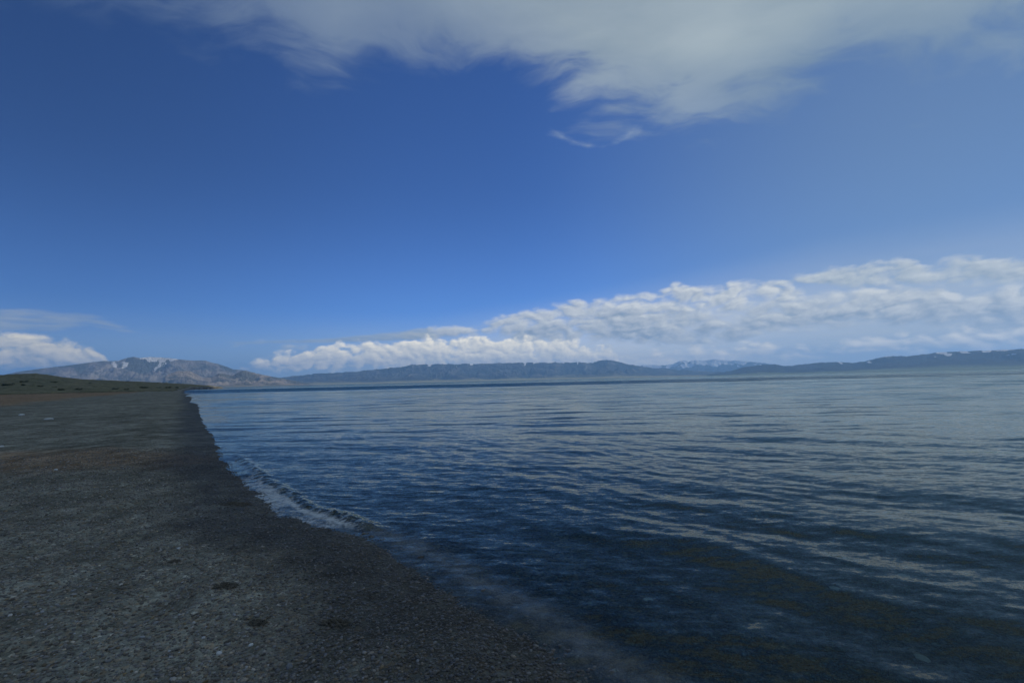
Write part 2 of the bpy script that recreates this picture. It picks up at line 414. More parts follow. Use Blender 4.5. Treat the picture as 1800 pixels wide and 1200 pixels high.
base = t.mix(1.0, base, t.mix(t.rng(patch, 0.3, 0.7), (0.74, 0.74, 0.74), (1.2, 1.2, 1.2)), 'MULTIPLY')
base = t.mix(1.0, base, t.mix(t.rng(streak, 0.3, 0.7), (0.6, 0.6, 0.6), (1.35, 1.35, 1.35)), 'MULTIPLY')
base = t.mix(1.0, base, (2.55, 2.28, 1.78), 'MULTIPLY')
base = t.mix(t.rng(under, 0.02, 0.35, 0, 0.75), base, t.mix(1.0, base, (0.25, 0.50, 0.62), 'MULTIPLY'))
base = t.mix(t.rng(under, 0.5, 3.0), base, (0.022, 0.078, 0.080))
principled(t, base, t.rng(w_, 0, 1, 1.0, 0.7), bump(t, hh, 0.8, 1.0), t.rng(w_, 0, 1, 0.0, 0.12))
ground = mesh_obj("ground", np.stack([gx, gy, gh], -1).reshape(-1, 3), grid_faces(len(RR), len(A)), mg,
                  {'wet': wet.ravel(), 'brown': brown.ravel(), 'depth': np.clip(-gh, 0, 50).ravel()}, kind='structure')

# ------------------------------------------------------------------ grassland behind the beach: its own sheet with an uneven edge
A2 = np.linspace(-78, az_el(398, 682)[0] + 0.2, 900); R2 = np.concatenate([np.linspace(100, 300, 140), np.linspace(301.5, 900, 280)])
r2, a2 = np.meshgrid(R2, np.radians(A2), indexing='ij')
x2 = r2 * np.sin(a2); y2 = r2 * np.cos(a2)
h2_, d2_, t2_ = ground_h(x2, y2)
n2_ = fbm(x2 * 0.05, y2 * 0.05, 5, 51)
edge2 = np.interp(np.degrees(a2), GA, G_IN) + 22 * n2_ * sstep(az_el(390, 684)[0], az_el(300, 684)[0], np.degrees(a2)) + 8
lift = sstep(-3, 6, r2 - edge2) * sstep(0.3, 6, d2_) 
zz2 = h2_ + lift * (0.35 + 0.5 * np.clip(fbm(x2 * .25, y2 * .25, 4, 52) + .2, 0, 1)) - (1 - lift) * 0.6
mgr, t = mat("steppe_grass")
P = t.n.new('ShaderNodeTexCoord').outputs['Object']
n1 = t.noise(P, 0.05, 6, 0.6); n2 = t.noise(P, 0.35, 6, 0.65); n3 = t.noise(P, 2.0, 4, 0.6)
c = t.mix(t.rng(n1, 0.35, 0.65), (0.15, 0.145, 0.075), (0.25, 0.215, 0.125))
c = t.mix(t.rng(n2, 0.48, 0.66), c, (0.075, 0.078, 0.042))
c = t.mix(t.rng(n3, 0.55, 0.8, 0, 0.5), c, (0.27, 0.22, 0.14))
c = t.mix(t.rng(t.attr('bank'), 0.2, 0.9), c, (0.045, 0.035, 0.024))
principled(t, c, 0.95, bump(t, t.m('ADD', n2, t.m('MULTIPLY', n3, 0.3)), 1.0, 1.2), 0.1)
bank = (1 - sstep(0.4, 0.95, lift)) * 1.0
mesh_obj("grassland", np.stack([x2, y2, zz2], -1).reshape(-1, 3), grid_faces(len(R2), len(A2)), mgr, {'bank': bank.ravel()}, kind='structure')

# ------------------------------------------------------------------ lake
A = az_lines(-60, 76, 1400, 3.0); A = A[(A > -66) & (A < 150)]
RR = radii(0.5, 24000, 0.025, 0.42)
rr, aa = np.meshgrid(RR, np.radians(A), indexing='ij')
x = rr * np.sin(aa); y = rr * np.cos(aa)
d = inland(x, y); dep = np.maximum(-d, 0)
# mesh spacing, so that waves the grid cannot carry fade out of it
sp_r = np.gradient(RR)[:, None] * np.ones_like(x); sp_a = rr * np.gradient(np.radians(A))[None, :]
sp = np.maximum(sp_r, sp_a)
z = np.zeros_like(x)
# shore-following phase: near the shore crests turn parallel to it
waves = []
for i in range(46):
    L = 0.28 * (11 ** (i / 45.0)) * rng.uniform(0.9, 1.1)
    th = R(55 + rng.normal(0, 15 if L > 1.2 else 24))          # travel direction of the crest normal
    amp = 0.0014 * L ** 0.88 * rng.uniform(0.6, 1.3)
    waves.append((L, th, amp, rng.uniform(0, 6.28)))
wx = x + 0.8 * fbm(x * .12, y * .12, 3, 61); wy = y + 0.8 * fbm(x * .12, y * .12, 3, 62)
grp = 0.75 + 0.75 * fbm(x * .09, y * .16, 3, 63)
for L, th, amp, ph in waves:
    k = 2 * math.pi / L
    s = np.sin(k * (wx * math.cos(th) + wy * math.sin(th)) + ph)
    fade = sstep(2.2, 5.0, L / sp) 
    z += amp * fade * (s + 0.25 * (s * s - .5)) * (grp if L > .7 else 1)
z *= 0.3 + 0.7 * sstep(0.1, 2.5, dep)
# a low swell that follows the shore
sw = np.sin(2 * math.pi * (dep + 0.5 * fbm(x * .2, y * .2, 3, 64)) / 2.3 + 1.0)
z += 0.007 * sw * sstep(0.3, 1.5, dep) * (1 - sstep(8, 22, dep)) * (0.6 + 0.8 * fbm(x * .15, y * .15, 2, 65)) * sstep(3, 6, 2.3 / sp)
# the little breaker on the gravel
edge_n = fbm(x * 0.9, y * 0.9, 4, 66); edge_f = fbm(x * 5, y * 5, 4, 67)
win = sstep(5.3, 5.9, y) * (1 - sstep(9.5, 14.0, y)) 
bd = dep - 0.20 - 0.10 * edge_n
z += 0.050 * np.exp(-(bd / 0.10) ** 2) * win * (0.8 + 0.6 * edge_f)
runup = 0.012 + 0.020 * edge_n + 0.008 * edge_f + 0.012 * win
z += np.where(dep < 1.2, runup * (1 - dep / 1.2), 0)
win2 = sstep(5.2, 5.8, y) * (1 - sstep(6.8, 9.5, y))
foam = 0.9 * sstep(-0.05, 0.10, 0.095 * (0.35 + 0.65 * win2) - np.abs(dep - 0.05 - 0.08 * edge_n)) * win
foam = np.maximum(foam, 0.35 * np.exp(-((bd + .05) / 0.07) ** 2) * win)
far = sstep(16, 30, y) * (1 - sstep(120, 190, y))
foam = np.maximum(foam, 1.3 * far * sstep(0.0, 0.25, fbm(x * .15, y * .5, 3, 68) + 0.1) * (1 - sstep(0.3, 1.8, dep)))
# thin milky wash just off the near edge
wash = (1 - sstep(5.4, 6.1, y)) * np.exp(-((dep - 0.16 - .08 * edge_n) / 0.16) ** 2) * (0.75 + 0.4 * edge_f)
keep_depth = np.clip(-ground_h(x, y)[0] + z, 0, 60)

mw, t = mat("lake_water")
P = t.n.new('ShaderNodeTexCoord').outputs['Object']
geo = t.n.new('ShaderNodeNewGeometry')
def slopes(scale, amp, rot, sx, sy, detail=2, seed=0.0, dist=0.0):
    mp = t.n.new('ShaderNodeMapping'); t.put(P, mp.inputs[0])
    mp.inputs['Rotation'].default_value = (0, 0, R(rot)); mp.inputs['Scale'].default_value = (sx, sy, 1)
    mp.inputs['Location'].default_value = (seed, seed * 1.7, seed * .3)
    n = t.noise(mp.outputs[0], scale, detail, 0.55, dist, col=True)
    return t.v('SCALE', t.v('SUBTRACT', n, (0.5, 0.5, 0.5)), scale=amp)
# wind patches: calmer and rougher lanes lying across the lake
lane_p = t.n.new('ShaderNodeMapping'); t.put(P, lane_p.inputs[0])
lane_p.inputs['Rotation'].default_value = (0, 0, R(8)); lane_p.inputs['Scale'].default_value = (0.0006, 0.004, 1)
lane = t.noise(lane_p.outputs[0], 1.0, 3, 0.55)
px_, py_, pz_ = t.sep(P)
dist = t.v('LENGTH', P)
l10 = t.m('LOGARITHM', t.m('MAXIMUM', py_, 1.0), 10.0)       # metres out, as a power of ten
lane_far = t.curve(t.rng(t.m('ADD', l10, t.m('MULTIPLY', t.m('SUBTRACT', lane, 0.5), 0.16)), 1, 4),
                   [(0, .5), (.3, .5), (.355, .42), (.39, 1), (.485, 1), (.515, .12), (.58, .12), (.615, .9), (.70, .9), (.74, .1), (1, .3)])
rough = t.m('MULTIPLY', lane_far, t.rng(dist, 6, 70, 1.7, 1.15))
S = slopes(7.0, 0.30, 35, 0.6, 1.6, 3, 3.1)
S = t.v('ADD', S, slopes(26.0, 0.24, 20, 0.8, 1.3, 2, 8.7))
S = t.v('ADD', S, t.v('SCALE', slopes(4.6, 0.32, 33, 0.45, 2.2, 2, 21.0), scale=t.rng(dist, 4, 22, 1.0, 0.25)))
S2 = slopes(1.4, 0.11, 30, 0.5, 1.5, 3, 5.5)
S = t.v('ADD', S, S2)
S3 = slopes(0.42, 0.34, 14, 0.45, 1.5, 3, 12.5)
S3 = t.v('ADD', S3, slopes(0.12, 0.30, 6, 0.5, 1.6, 2, 15.5))
S = t.v('ADD', S, t.v('SCALE', S3, scale=t.rng(dist, 15, 60, 0, 1)))
S = t.v('SCALE', S, scale=rough)
def face(sx, sy, rot, seed, lo, hi):
    mp = t.n.new('ShaderNodeMapping'); t.put(P, mp.inputs[0]); mp.inputs['Rotation'].default_value = (0, 0, R(rot))
    mp.inputs['Scale'].default_value = (sx, sy, 1); mp.inputs['Location'].default_value = (seed, seed, 0)
    return t.rng(t.noise(mp.outputs[0], 1.0, 3, 0.6), lo, hi)
# steeper faces of the low swell, long and thin across the view
fA = t.m('MULTIPLY', face(0.17, 0.95, 12, 2.0, 0.53, 0.61), t.m('MULTIPLY', t.rng(dist, 9, 20, 0, 1), t.rng(dist, 50, 90, 1, 0)))
fC = t.m('MULTIPLY', face(0.4, 1.9, 20, 4.0, 0.56, 0.66), t.m('MULTIPLY', t.rng(dist, 5, 9, 0, 0.35), t.rng(dist, 20, 35, 1, 0)))
fD = t.curve(t.rng(t.m('ADD', l10, t.m('MULTIPLY', t.m('SUBTRACT', lane, 0.5), 0.16)), 1, 4), [(0, 0), (.355, 0), (.385, 1), (.485, 1), (.51, 0), (.60, 0), (.625, .9), (.70, .9), (.73, 0), (1, 0)])
fD = t.m('MULTIPLY', fD, t.rng(px_, -60, 500, 1.0, 0.5))
fB = t.m('MULTIPLY', face(0.03, 0.17, 6, 9.0, 0.53, 0.63), t.rng(dist, 30, 90, 0, 1))
S = t.v('ADD', S, t.xyz(0.0, t.m('ADD', t.m('MULTIPLY', t.m('ADD', t.m('ADD', fA, fC), fB), -0.11), t.m('MULTIPLY', fD, -0.17)), 0.0))
S = t.v('MULTIPLY', S, (0.75, 1.0, 0.0))
N = t.v('NORMALIZE', t.v('ADD', geo.outputs['Normal'], S))
fr = t.n.new('ShaderNodeFresnel'); fr.inputs['IOR'].default_value = 1.20; t.l.new(N, fr.inputs['Normal'])
gl = t.n.new('ShaderNodeBsdfGlossy'); gl.inputs['Color'].default_value = (0.97, 0.97, 0.86, 1); gl.inputs['Roughness'].default_value = 0.04
t.l.new(N, gl.inputs['Normal'])
rf = t.n.new('ShaderNodeBsdfRefraction'); rf.inputs['Color'].default_value = (0.84, 0.95, 0.95, 1); rf.inputs['IOR'].default_value = 1.333
rf.inputs['Roughness'].default_value = 0.0; t.l.new(N, rf.inputs['Normal'])
df = t.n.new('ShaderNodeBsdfDiffuse'); df.inputs['Color'].default_value = (0.020, 0.078, 0.085, 1)
mx = t.n.new('ShaderNodeMixShader')
opq = t.m('SUBTRACT', 1.0, t.m('EXPONENT', t.m('MULTIPLY', t.attr('deep'), -0.9)))
t.put(opq, mx.inputs[0]); t.l.new(rf.outputs[0], mx.inputs[1]); t.l.new(df.outputs[0], mx.inputs[2])
m2 = t.n.new('ShaderNodeMixShader'); t.l.new(fr.outputs[0], m2.inputs[0]); t.l.new(mx.outputs[0], m2.inputs[1]); t.l.new(gl.outputs[0], m2.inputs[2])
fd = t.n.new('ShaderNodeBsdfDiffuse'); fd.inputs['Color'].default_value = (0.55, 0.57, 0.56, 1)
fn = t.noise(P, 26, 6, 0.7); fn2 = t.noise(P, 6, 3, 0.6)
ff = t.rng(t.m('ADD', t.attr('foam'), t.m('MULTIPLY', t.m('SUBTRACT', t.m('ADD', t.m('MULTIPLY', fn, .6), t.m('MULTIPLY', fn2, .4)), 0.5), 3.2)), 0.28, 1.0, 0, 0.92)
ff = t.m('MULTIPLY', ff, t.rng(t.attr('foam'), 0.02, 0.3))
ff = t.m('MAXIMUM', ff, t.m('MULTIPLY', t.attr('wash'), t.rng(fn2, 0.3, 0.7, 0.06, 0.30)))
m3 = t.n.new('ShaderNodeMixShader'); t.put(ff, m3.inputs[0]); t.l.new(m2.outputs[0], m3.inputs[1]); t.l.new(fd.outputs[0], m3.inputs[2])
t.l.new(m3.outputs[0], t.out.inputs[0])
Fc = grid_faces(len(RR), len(A))
dd = inland(x, y).ravel()
keep = (dd[Fc].min(1) < 1.0) | (y.ravel()[Fc].min(1) > 2500)
mesh_obj("lake_water", np.stack([x, y, z], -1).reshape(-1, 3), Fc[keep], mw,
         {'foam': foam.ravel(), 'wash': wash.ravel(), 'deep': keep_depth.ravel()}, kind='structure')

# ------------------------------------------------------------------ mountains
def mountain(name, sky_pts, d_foot, d_ridge, d_back, strip, seed, colors, snow_line, snow_amt, cell=420., carve=0.55, cols=900, rows=90, foot_h=0.02, lump=1.3, k1=0.30, k2=0.10, win=None, jag=0.0016, jf=110):
    """heightfield range: a flat apron at the water, carved slopes, a crest whose height follows sky_pts"""
    a0 = np.array([az_el(*p)[0] for p in sky_pts]); e0 = np.array([math.tan(R(az_el(*p)[1])) * math.cos(0) for p in sky_pts])
    AZ = np.linspace(a0[0], a0[-1], cols)
    tt = np.concatenate([np.linspace(0, 1, rows), 1 + np.linspace(0.06, 1, 14)])
    T, AA = np.meshgrid(tt, np.radians(AZ), indexing='ij')
    D = np.where(T <= 1, d_foot + (d_ridge - d_foot) * T, d_ridge + (d_back - d_ridge) * (T - 1))
    X = D * np.sin(AA); Y = D * np.cos(AA)
    crest = np.interp(np.degrees(AA), a0, e0) 
    crest = crest + jag * fbm(AA * jf, AA * 0 + seed, 5, seed, 0.6) * (crest > .006)
    H = np.maximum(CAM_Z + d_ridge * crest, 2)
    tp = np.clip(T, 0, 1); s = strip
    apron = foot_h * tp / max(s, .01)
    rise = np.clip((tp - s) / (1 - s), 0, 1)
    wxx = X + 250 * fbm(X / 900, Y / 900, 3, seed + 5); wyy = Y + 250 * fbm(X / 900, Y / 900, 3, seed + 6)
    rg = ridged(wxx / cell, wyy / (cell * lump), 6, seed + 2)
    lo = fbm(X / 2200, Y / 2200, 3, seed + 9)
    env = 4 * rise * (1 - rise)
    shape = np.where(tp < s, np.minimum(apron, foot_h), foot_h + (1 - foot_h) * rise ** 1.15)
    shape = shape * (1 - carve * np.clip(env, 0, 1) ** .7 * np.clip(1.05 - rg, 0, 1) * 1.5) + lo * 0.12 * env
    # never overtop the sightline to the crest
    lim = np.where(T < 1, D / d_ridge * (1 - 0.015 * (1 - tp)), 1)
    shape = np.minimum(shape, lim)
    shape = np.where(T > 1, 1 - 0.75 * (T - 1) ** 0.8 , shape)
    Z = H * shape
    Z[0] = -25
    gul = np.clip(1.0 - rg, 0, 1)
    hm = Z / H.max()
    snow = sstep(0, 0.12, hm - snow_line + k1 * (gul - .35) + k2 * fbm(X / 110, Y / 200, 4, seed + 12)) * snow_amt * (tp > s)
    if win:
        w0, w1 = az_el(win[0], 650)[0], az_el(win[1], 650)[0]; ad = np.degrees(AA)
        snow = snow * sstep(w0 - 1, w0 + .3, ad) * (1 - sstep(w1 - .6, w1 + 1.2, ad))
    grass = 1 - sstep(s * 0.98, s + 0.22, tp + 0.06 * fbm(X / 500, Y / 500, 4, seed + 14))
    mt, t = mat(name + "_rock")
    P = t.n.new('ShaderNodeTexCoord').outputs['Object']
    n1 = t.noise(P, 1 / 900., 6, 0.6); n2 = t.noise(P, 1 / 190., 7, 0.72); n3 = t.noise(P, 1 / 60., 5, .7)
    c = t.mix(t.rng(n1, 0.35, 0.65), colors[0], colors[1])
    c = t.mix(t.rng(n2, 0.47, 0.6, 0, .85), c, colors[2])
    c = t.mix(t.rng(t.m('ADD', t.attr('gully'), t.m('MULTIPLY', t.m('SUBTRACT', n2, .5), 1.2)), 0.30, 0.50, 0, 0.85), c, colors[5])
    c = t.mix(t.m('MULTIPLY', t.attr('grass'), 0.95), c, t.mix(t.rng(n2, .35, .65), colors[3], colors[4]))
    sf = t.rng(t.m('ADD', t.attr('snow'), t.m('MULTIPLY', t.m('SUBTRACT', n3, .5), 0.9)), 0.42, 0.62)
    sf = t.m('MULTIPLY', sf, t.rng(t.attr('snow'), 0.02, 0.2))
    sf = t.m('MULTIPLY', sf, t.rng(n3, 0.3, 0.7, 0.35 if name.startswith('snowy') else 0.9, 1.0))
    c = t.mix(sf, c, (0.80, 0.82, 0.85))
    principled(t, c, 0.95, bump(t, t.m('ADD', n2, t.m('MULTIPLY', n3, .35)), 1.0, 130), 0.1)
    o = mesh_obj(name, np.stack([X, Y, Z], -1).reshape(-1, 3), grid_faces(len(tt), cols), mt,
                 {'snow': snow.ravel(), 'grass': grass.ravel(), 'gully': gul.ravel()}, kind='structure')
    return o

tan = ((0.19, 0.17, 0.145), (0.31, 0.28, 0.235), (0.11, 0.11, 0.095), (0.14, 0.15, 0.08), (0.26, 0.22, 0.14), (0.075, 0.085, 0.055))
pale = ((0.26, 0.225, 0.185), (0.40, 0.345, 0.28), (0.15, 0.145, 0.12), (0.2, 0.2, 0.13), (0.34, 0.29, 0.20), (0.10, 0.11, 0.085))
blue = ((0.025, 0.032, 0.028), (0.06, 0.065, 0.055), (0.20, 0.19, 0.165), (0.24, 0.26, 0.14), (0.36, 0.33, 0.20), (0.03, 0.04, 0.03))  # forest slopes, with the cloud shadow on this range put into the dark colours
dark = ((0.018, 0.024, 0.020), (0.03, 0.036, 0.028), (0.05, 0.05, 0.045), (0.14, 0.20, 0.10), (0.20, 0.23, 0.13), (0.025, 0.035, 0.025))  # darker forest slopes whose colour also carries the cloud shadow over these ranges
mountain("snowy_brown_mountain",
    [(-900, 668), (-300, 664), (-100, 662), (0, 660), (33, 653), (78, 647), (110, 643), (133, 640.5), (150, 638), (165, 636), (180, 634.5), (208, 634), (216, 631), (225, 628.5), (235, 627), (245, 629), (255, 628), (265, 627),
     (280, 628), (300, 629.5), (320, 632), (340, 633.5), (361, 633.5), (372, 637), (382, 639), (400, 645), (410, 649), (425, 650), (432, 652), (445, 655), (460, 659), (470, 661.5), (485, 663), (500, 665), (540, 672), (580, 677)],
    5600, 9000, 12500, 0.10, 100, tan, 0.84, 1.0, cell=700., carve=0.9, cols=900, rows=110, k1=0.3, k2=0.55, win=(205, 305), jag=0.0005)
mountain("rocky_foothill",
    [(270, 680), (285, 672), (291, 660), (300, 656), (310, 652), (335, 652), (346, 658), (356, 664), (372, 663), (385, 656), (395, 657), (408, 660), (425, 652), (432, 651), (440, 653), (455, 657), (470, 660), (485, 663),
     (500, 666), (515, 669), (530, 672), (545, 675), (560, 677.5)],
    4700, 5900, 7000, 0.04, 140, pale, 3.0, 0.0, cell=330., carve=0.75, cols=520, rows=80)
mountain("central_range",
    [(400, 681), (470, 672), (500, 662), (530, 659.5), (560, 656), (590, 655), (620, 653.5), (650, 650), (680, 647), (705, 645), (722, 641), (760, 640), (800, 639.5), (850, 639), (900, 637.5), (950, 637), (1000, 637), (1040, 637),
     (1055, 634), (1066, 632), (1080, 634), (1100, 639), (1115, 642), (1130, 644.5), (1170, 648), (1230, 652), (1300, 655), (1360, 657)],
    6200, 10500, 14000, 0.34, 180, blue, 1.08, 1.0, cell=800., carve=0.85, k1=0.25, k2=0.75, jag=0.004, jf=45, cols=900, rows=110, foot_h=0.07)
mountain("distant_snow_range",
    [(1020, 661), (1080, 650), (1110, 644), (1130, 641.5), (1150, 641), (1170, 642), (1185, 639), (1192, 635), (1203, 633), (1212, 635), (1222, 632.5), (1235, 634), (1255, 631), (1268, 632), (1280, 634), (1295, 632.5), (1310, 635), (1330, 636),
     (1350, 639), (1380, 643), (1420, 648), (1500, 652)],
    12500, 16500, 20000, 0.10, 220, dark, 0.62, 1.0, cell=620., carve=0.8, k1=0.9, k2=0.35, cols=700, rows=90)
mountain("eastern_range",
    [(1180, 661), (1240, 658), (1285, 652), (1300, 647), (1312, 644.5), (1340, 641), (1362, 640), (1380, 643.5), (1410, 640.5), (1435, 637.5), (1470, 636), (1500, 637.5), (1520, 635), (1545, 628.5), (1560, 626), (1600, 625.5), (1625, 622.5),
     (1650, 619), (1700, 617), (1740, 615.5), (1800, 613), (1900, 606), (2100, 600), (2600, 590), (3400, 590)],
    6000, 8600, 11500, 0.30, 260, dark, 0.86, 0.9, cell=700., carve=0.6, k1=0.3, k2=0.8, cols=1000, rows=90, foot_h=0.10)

# ------------------------------------------------------------------ out-of-view cloud, added up the sun's way to keep the beach in shade
def icosphere(sub):
    import bmesh
    bm = bmesh.new(); bmesh.ops.create_icosphere(bm, subdivisions=sub, radius=1)
    V = np.array([v.co[:] for v in bm.verts]); Fx = np.array([[v.index for v in f.verts] for f in bm.faces]); bm.free()
    return V, Fx
mc, t = mat("cloud_white")
cp = principled(t, (0.9, 0.9, 0.9), 1.0, None, 0.0)
cp.inputs['Subsurface Weight'].default_value = 0.0
IV, IF = icosphere(5)
CB = 1250.0
cen = np.array(sun_dir) * (CB / sun_dir.z)
Vs = []; Fs = []; off = 0
for i in range(16):
    c0 = np.array([cen[0] + rng.uniform(-800, 900), cen[1] + rng.uniform(-1000, 700), CB + 180 + rng.uniform(-20, 60)]) if i else np.array([cen[0], cen[1], CB + 220.])
    rad = np.array([rng.uniform(320, 520), rng.uniform(320, 520), rng.uniform(150, 230)]) if i else np.array([620., 620., 260.])
    v = IV * (1 + 0.22 * fbm(IV[:, 0] * 1.6 + i * 9 + IV[:, 2], IV[:, 1] * 1.6 + IV[:, 2] * 1.3, 5, 300 + i))[:, None]
    v = v * rad; v[:, 2] = np.where(v[:, 2] < 0, v[:, 2] * 0.45, v[:, 2]); v = v + c0
    Vs.append(v); Fs.append(IF + off); off += len(v)
cl = mesh_obj("shade_cloud", np.concatenate(Vs), np.concatenate(Fs), mc, kind='stuff')

# ------------------------------------------------------------------ pebbles lying on the near beach and under the shallows
def scatter_pebbles():
    pts = []
    # candidate positions with a density that falls with distance
    n = 230000
    r = 1.6 + (rng.random(n) ** 1.5) * 14.5
    a = np.radians(rng.uniform(-57, 57, n))
    px = r * np.sin(a); py = r * np.cos(a)
    h, d, _ = ground_h(px, py)
    ok = (d > -4.5) & (rng.random(n) < np.where(d < 0, 0.75, 1.0))
    px, py, h, d, r = px[ok], py[ok], h[ok], d[ok], r[ok]
    n = len(px)
    size = 0.0055 * np.exp(rng.normal(0, 0.42, n)) * (1 + 0.05 * r)
    size = np.clip(size, 0.003, 0.016)
    size = np.where(d < 0, size * 1.7, size)
    # a few larger ones
    size = np.where(rng.random(n) < 0.004, size * 1.4, size)
    V0, F0 = icosphere(1)
    ang = rng.uniform(0, 2 * math.pi, n); ca, sa = np.cos(ang), np.sin(ang)
    sx = rng.uniform(0.8, 1.5, n); sy = rng.uniform(0.7, 1.1, n); sz = rng.uniform(0.35, 0.7, n)
    jit = 1 + rng.uniform(-0.16, 0.16, (n, len(V0)))
    vx = V0[None, :, 0] * (sx * size)[:, None] * jit; vy = V0[None, :, 1] * (sy * size)[:, None] * jit; vz = V0[None, :, 2] * (sz * size)[:, None] * jit
    tl = rng.uniform(-0.35, 0.35, n)[:, None]
    vz2 = vz + vx * tl
    X = vx * ca[:, None] - vy * sa[:, None] + px[:, None]; Y = vx * sa[:, None] + vy * ca[:, None] + py[:, None]
    Z = vz2 + (h + size * 0.22)[:, None]
    V = np.stack([X, Y, Z], -1).reshape(-1, 3)
    Fq = (F0[None] + (np.arange(n) * len(V0))[:, None, None]).reshape(-1, 3)
    g = np.exp(rng.normal(0, 0.38, n)) * 0.178
    g = np.where(rng.random(n) < 0.006, rng.uniform(0.32, 0.55, n), g)
    warm = np.clip(rng.normal(0, 0.09, n), -0.12, 0.3) + (rng.random(n) < 0.08) * 0.12
    C = np.stack([g * (1.14 + warm), g * (1.02 + warm * .1), g * (0.86 - warm), np.ones(n)], -1)
    wetw = 1.15 + 0.5 * fbm(px * .35, py * .35, 3, 41) + 0.25 * fbm(px * 2.0, py * 2.0, 3, 42)
    wt = 1 - sstep(wetw - 0.45, wetw + 0.55, d)
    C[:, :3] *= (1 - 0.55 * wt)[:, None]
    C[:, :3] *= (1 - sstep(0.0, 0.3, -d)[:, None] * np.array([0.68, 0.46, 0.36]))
    return V, Fq, np.repeat(np.clip(C, 0, 1), len(V0), 0), np.repeat(wt, len(V0))
PV, PF, PC, PW = scatter_pebbles()
mp_, t = mat("pebble_stone")
P = t.n.new('ShaderNodeTexCoord').outputs['Object']
c = t.mix(t.rng(t.noise(P, 160, 3, .6), .3, .7, 0, .5), t.attr('tint', 'Color'), t.mix(1.0, t.attr('tint', 'Color'), (.55, .55, .55), 'MULTIPLY'))
principled(t, c, t.rng(t.attr('wet'), 0, 1, 0.85, 0.38), None, 0.4)
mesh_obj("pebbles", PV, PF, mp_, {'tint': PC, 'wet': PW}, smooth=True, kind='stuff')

# ------------------------------------------------------------------ single things
def thing(o, label, cat, group=None):
    o['label'] = label; o['category'] = cat
    if group: o['group'] = group
    return o
def hit_ground(px, py):
    d = ray(px, py)
    ts = np.geomspace(1.5, 900, 5000)
    X = d[0] * ts; Y = d[1] * ts; Z = CAM_Z + d[2] * ts
    h = ground_h(X, Y)[0]
    i = np.argmax(Z < h)
    if not (Z < h).any(): i = len(ts) - 1
    return float(X[i]), float(Y[i]), float(h[i]), float(ts[i])

# pale stones that stand out
ms, t = mat("pale_stone")
P = t.n.new('ShaderNodeTexCoord').outputs['Object']
principled(t, t.mix(t.noise(P, 40, 5, .6), (0.42, 0.43, 0.42), (0.66, 0.66, 0.63)), 0.8, bump(t, t.noise(P, 60, 4, .6), .4, .02), .3)
SV, SF = icosphere(3)
msd, t = mat("algae_stone")
P = t.n.new('ShaderNodeTexCoord').outputs['Object']
principled(t, t.mix(t.noise(P, 30, 5, .6), (0.16, 0.20, 0.18), (0.34, 0.38, 0.35)), 0.8, None, .3)
def stone(px, py, wpx, label, flat=0.5):
    X, Y, Z, D = hit_ground(px, py)
    s = wpx / F_PX * D * 0.5
    k = 1 + 0.22 * fbm(SV[:, 0] * 1.3 + px, SV[:, 1] * 1.3 + SV[:, 2], 4, 400 + int(px) % 50)
    v = SV * k[:, None] * np.array([s, s * .75, s * flat])
    o = mesh_obj("pale_stone", v, SF, ms)
    o.location = (X, Y, Z + s * flat * .35)
    o.rotation_euler = (0, 0, px * 0.7)
    return thing(o, label, "stone", "pale stones on the gravel beach")
stone(38, 730, 6, "white stone on the brown strip of beach, leftmost and farthest of the pale stones")
stone(86, 737, 9, "wide flat white stone where the brown strip meets the grey gravel", 0.3)
stone(3, 785, 5, "small white stone at the left edge beside the brown patch of gravel")
stone(98, 826, 5, "tiny white stone just right of the brown patch of gravel")
stone(385, 1149, 9, "round pale pebble lying on dry gravel near the bottom left")
stone(441, 1134, 6, "slim pale pebble just right of the round one on dry gravel", 0.7)
stone(314, 964, 5, "small bright pebble on dry grey gravel, alone in the middle of the beach")

for args in ((1140, 1063, 15, "pale flat stone seen through shallow water off the milky wash, nearest to the beach"),
             (1470, 1060, 14, "pale stone on the lake bed in the middle of the near shallows"),
             (1590, 1045, 17, "dim greenish stone under water, farthest out among the submerged stones"),
             (1622, 1173, 18, "large dim stone under water near the bottom right corner"),
             (1082, 1182, 12, "greenish white stone under the milky wash at the bottom edge")):
    o = stone(*args, flat=0.4); o['group'] = "pale stones on the lake bed"; o.data.materials.clear(); o.data.materials.append(msd)
    o.name = "submerged_stone"

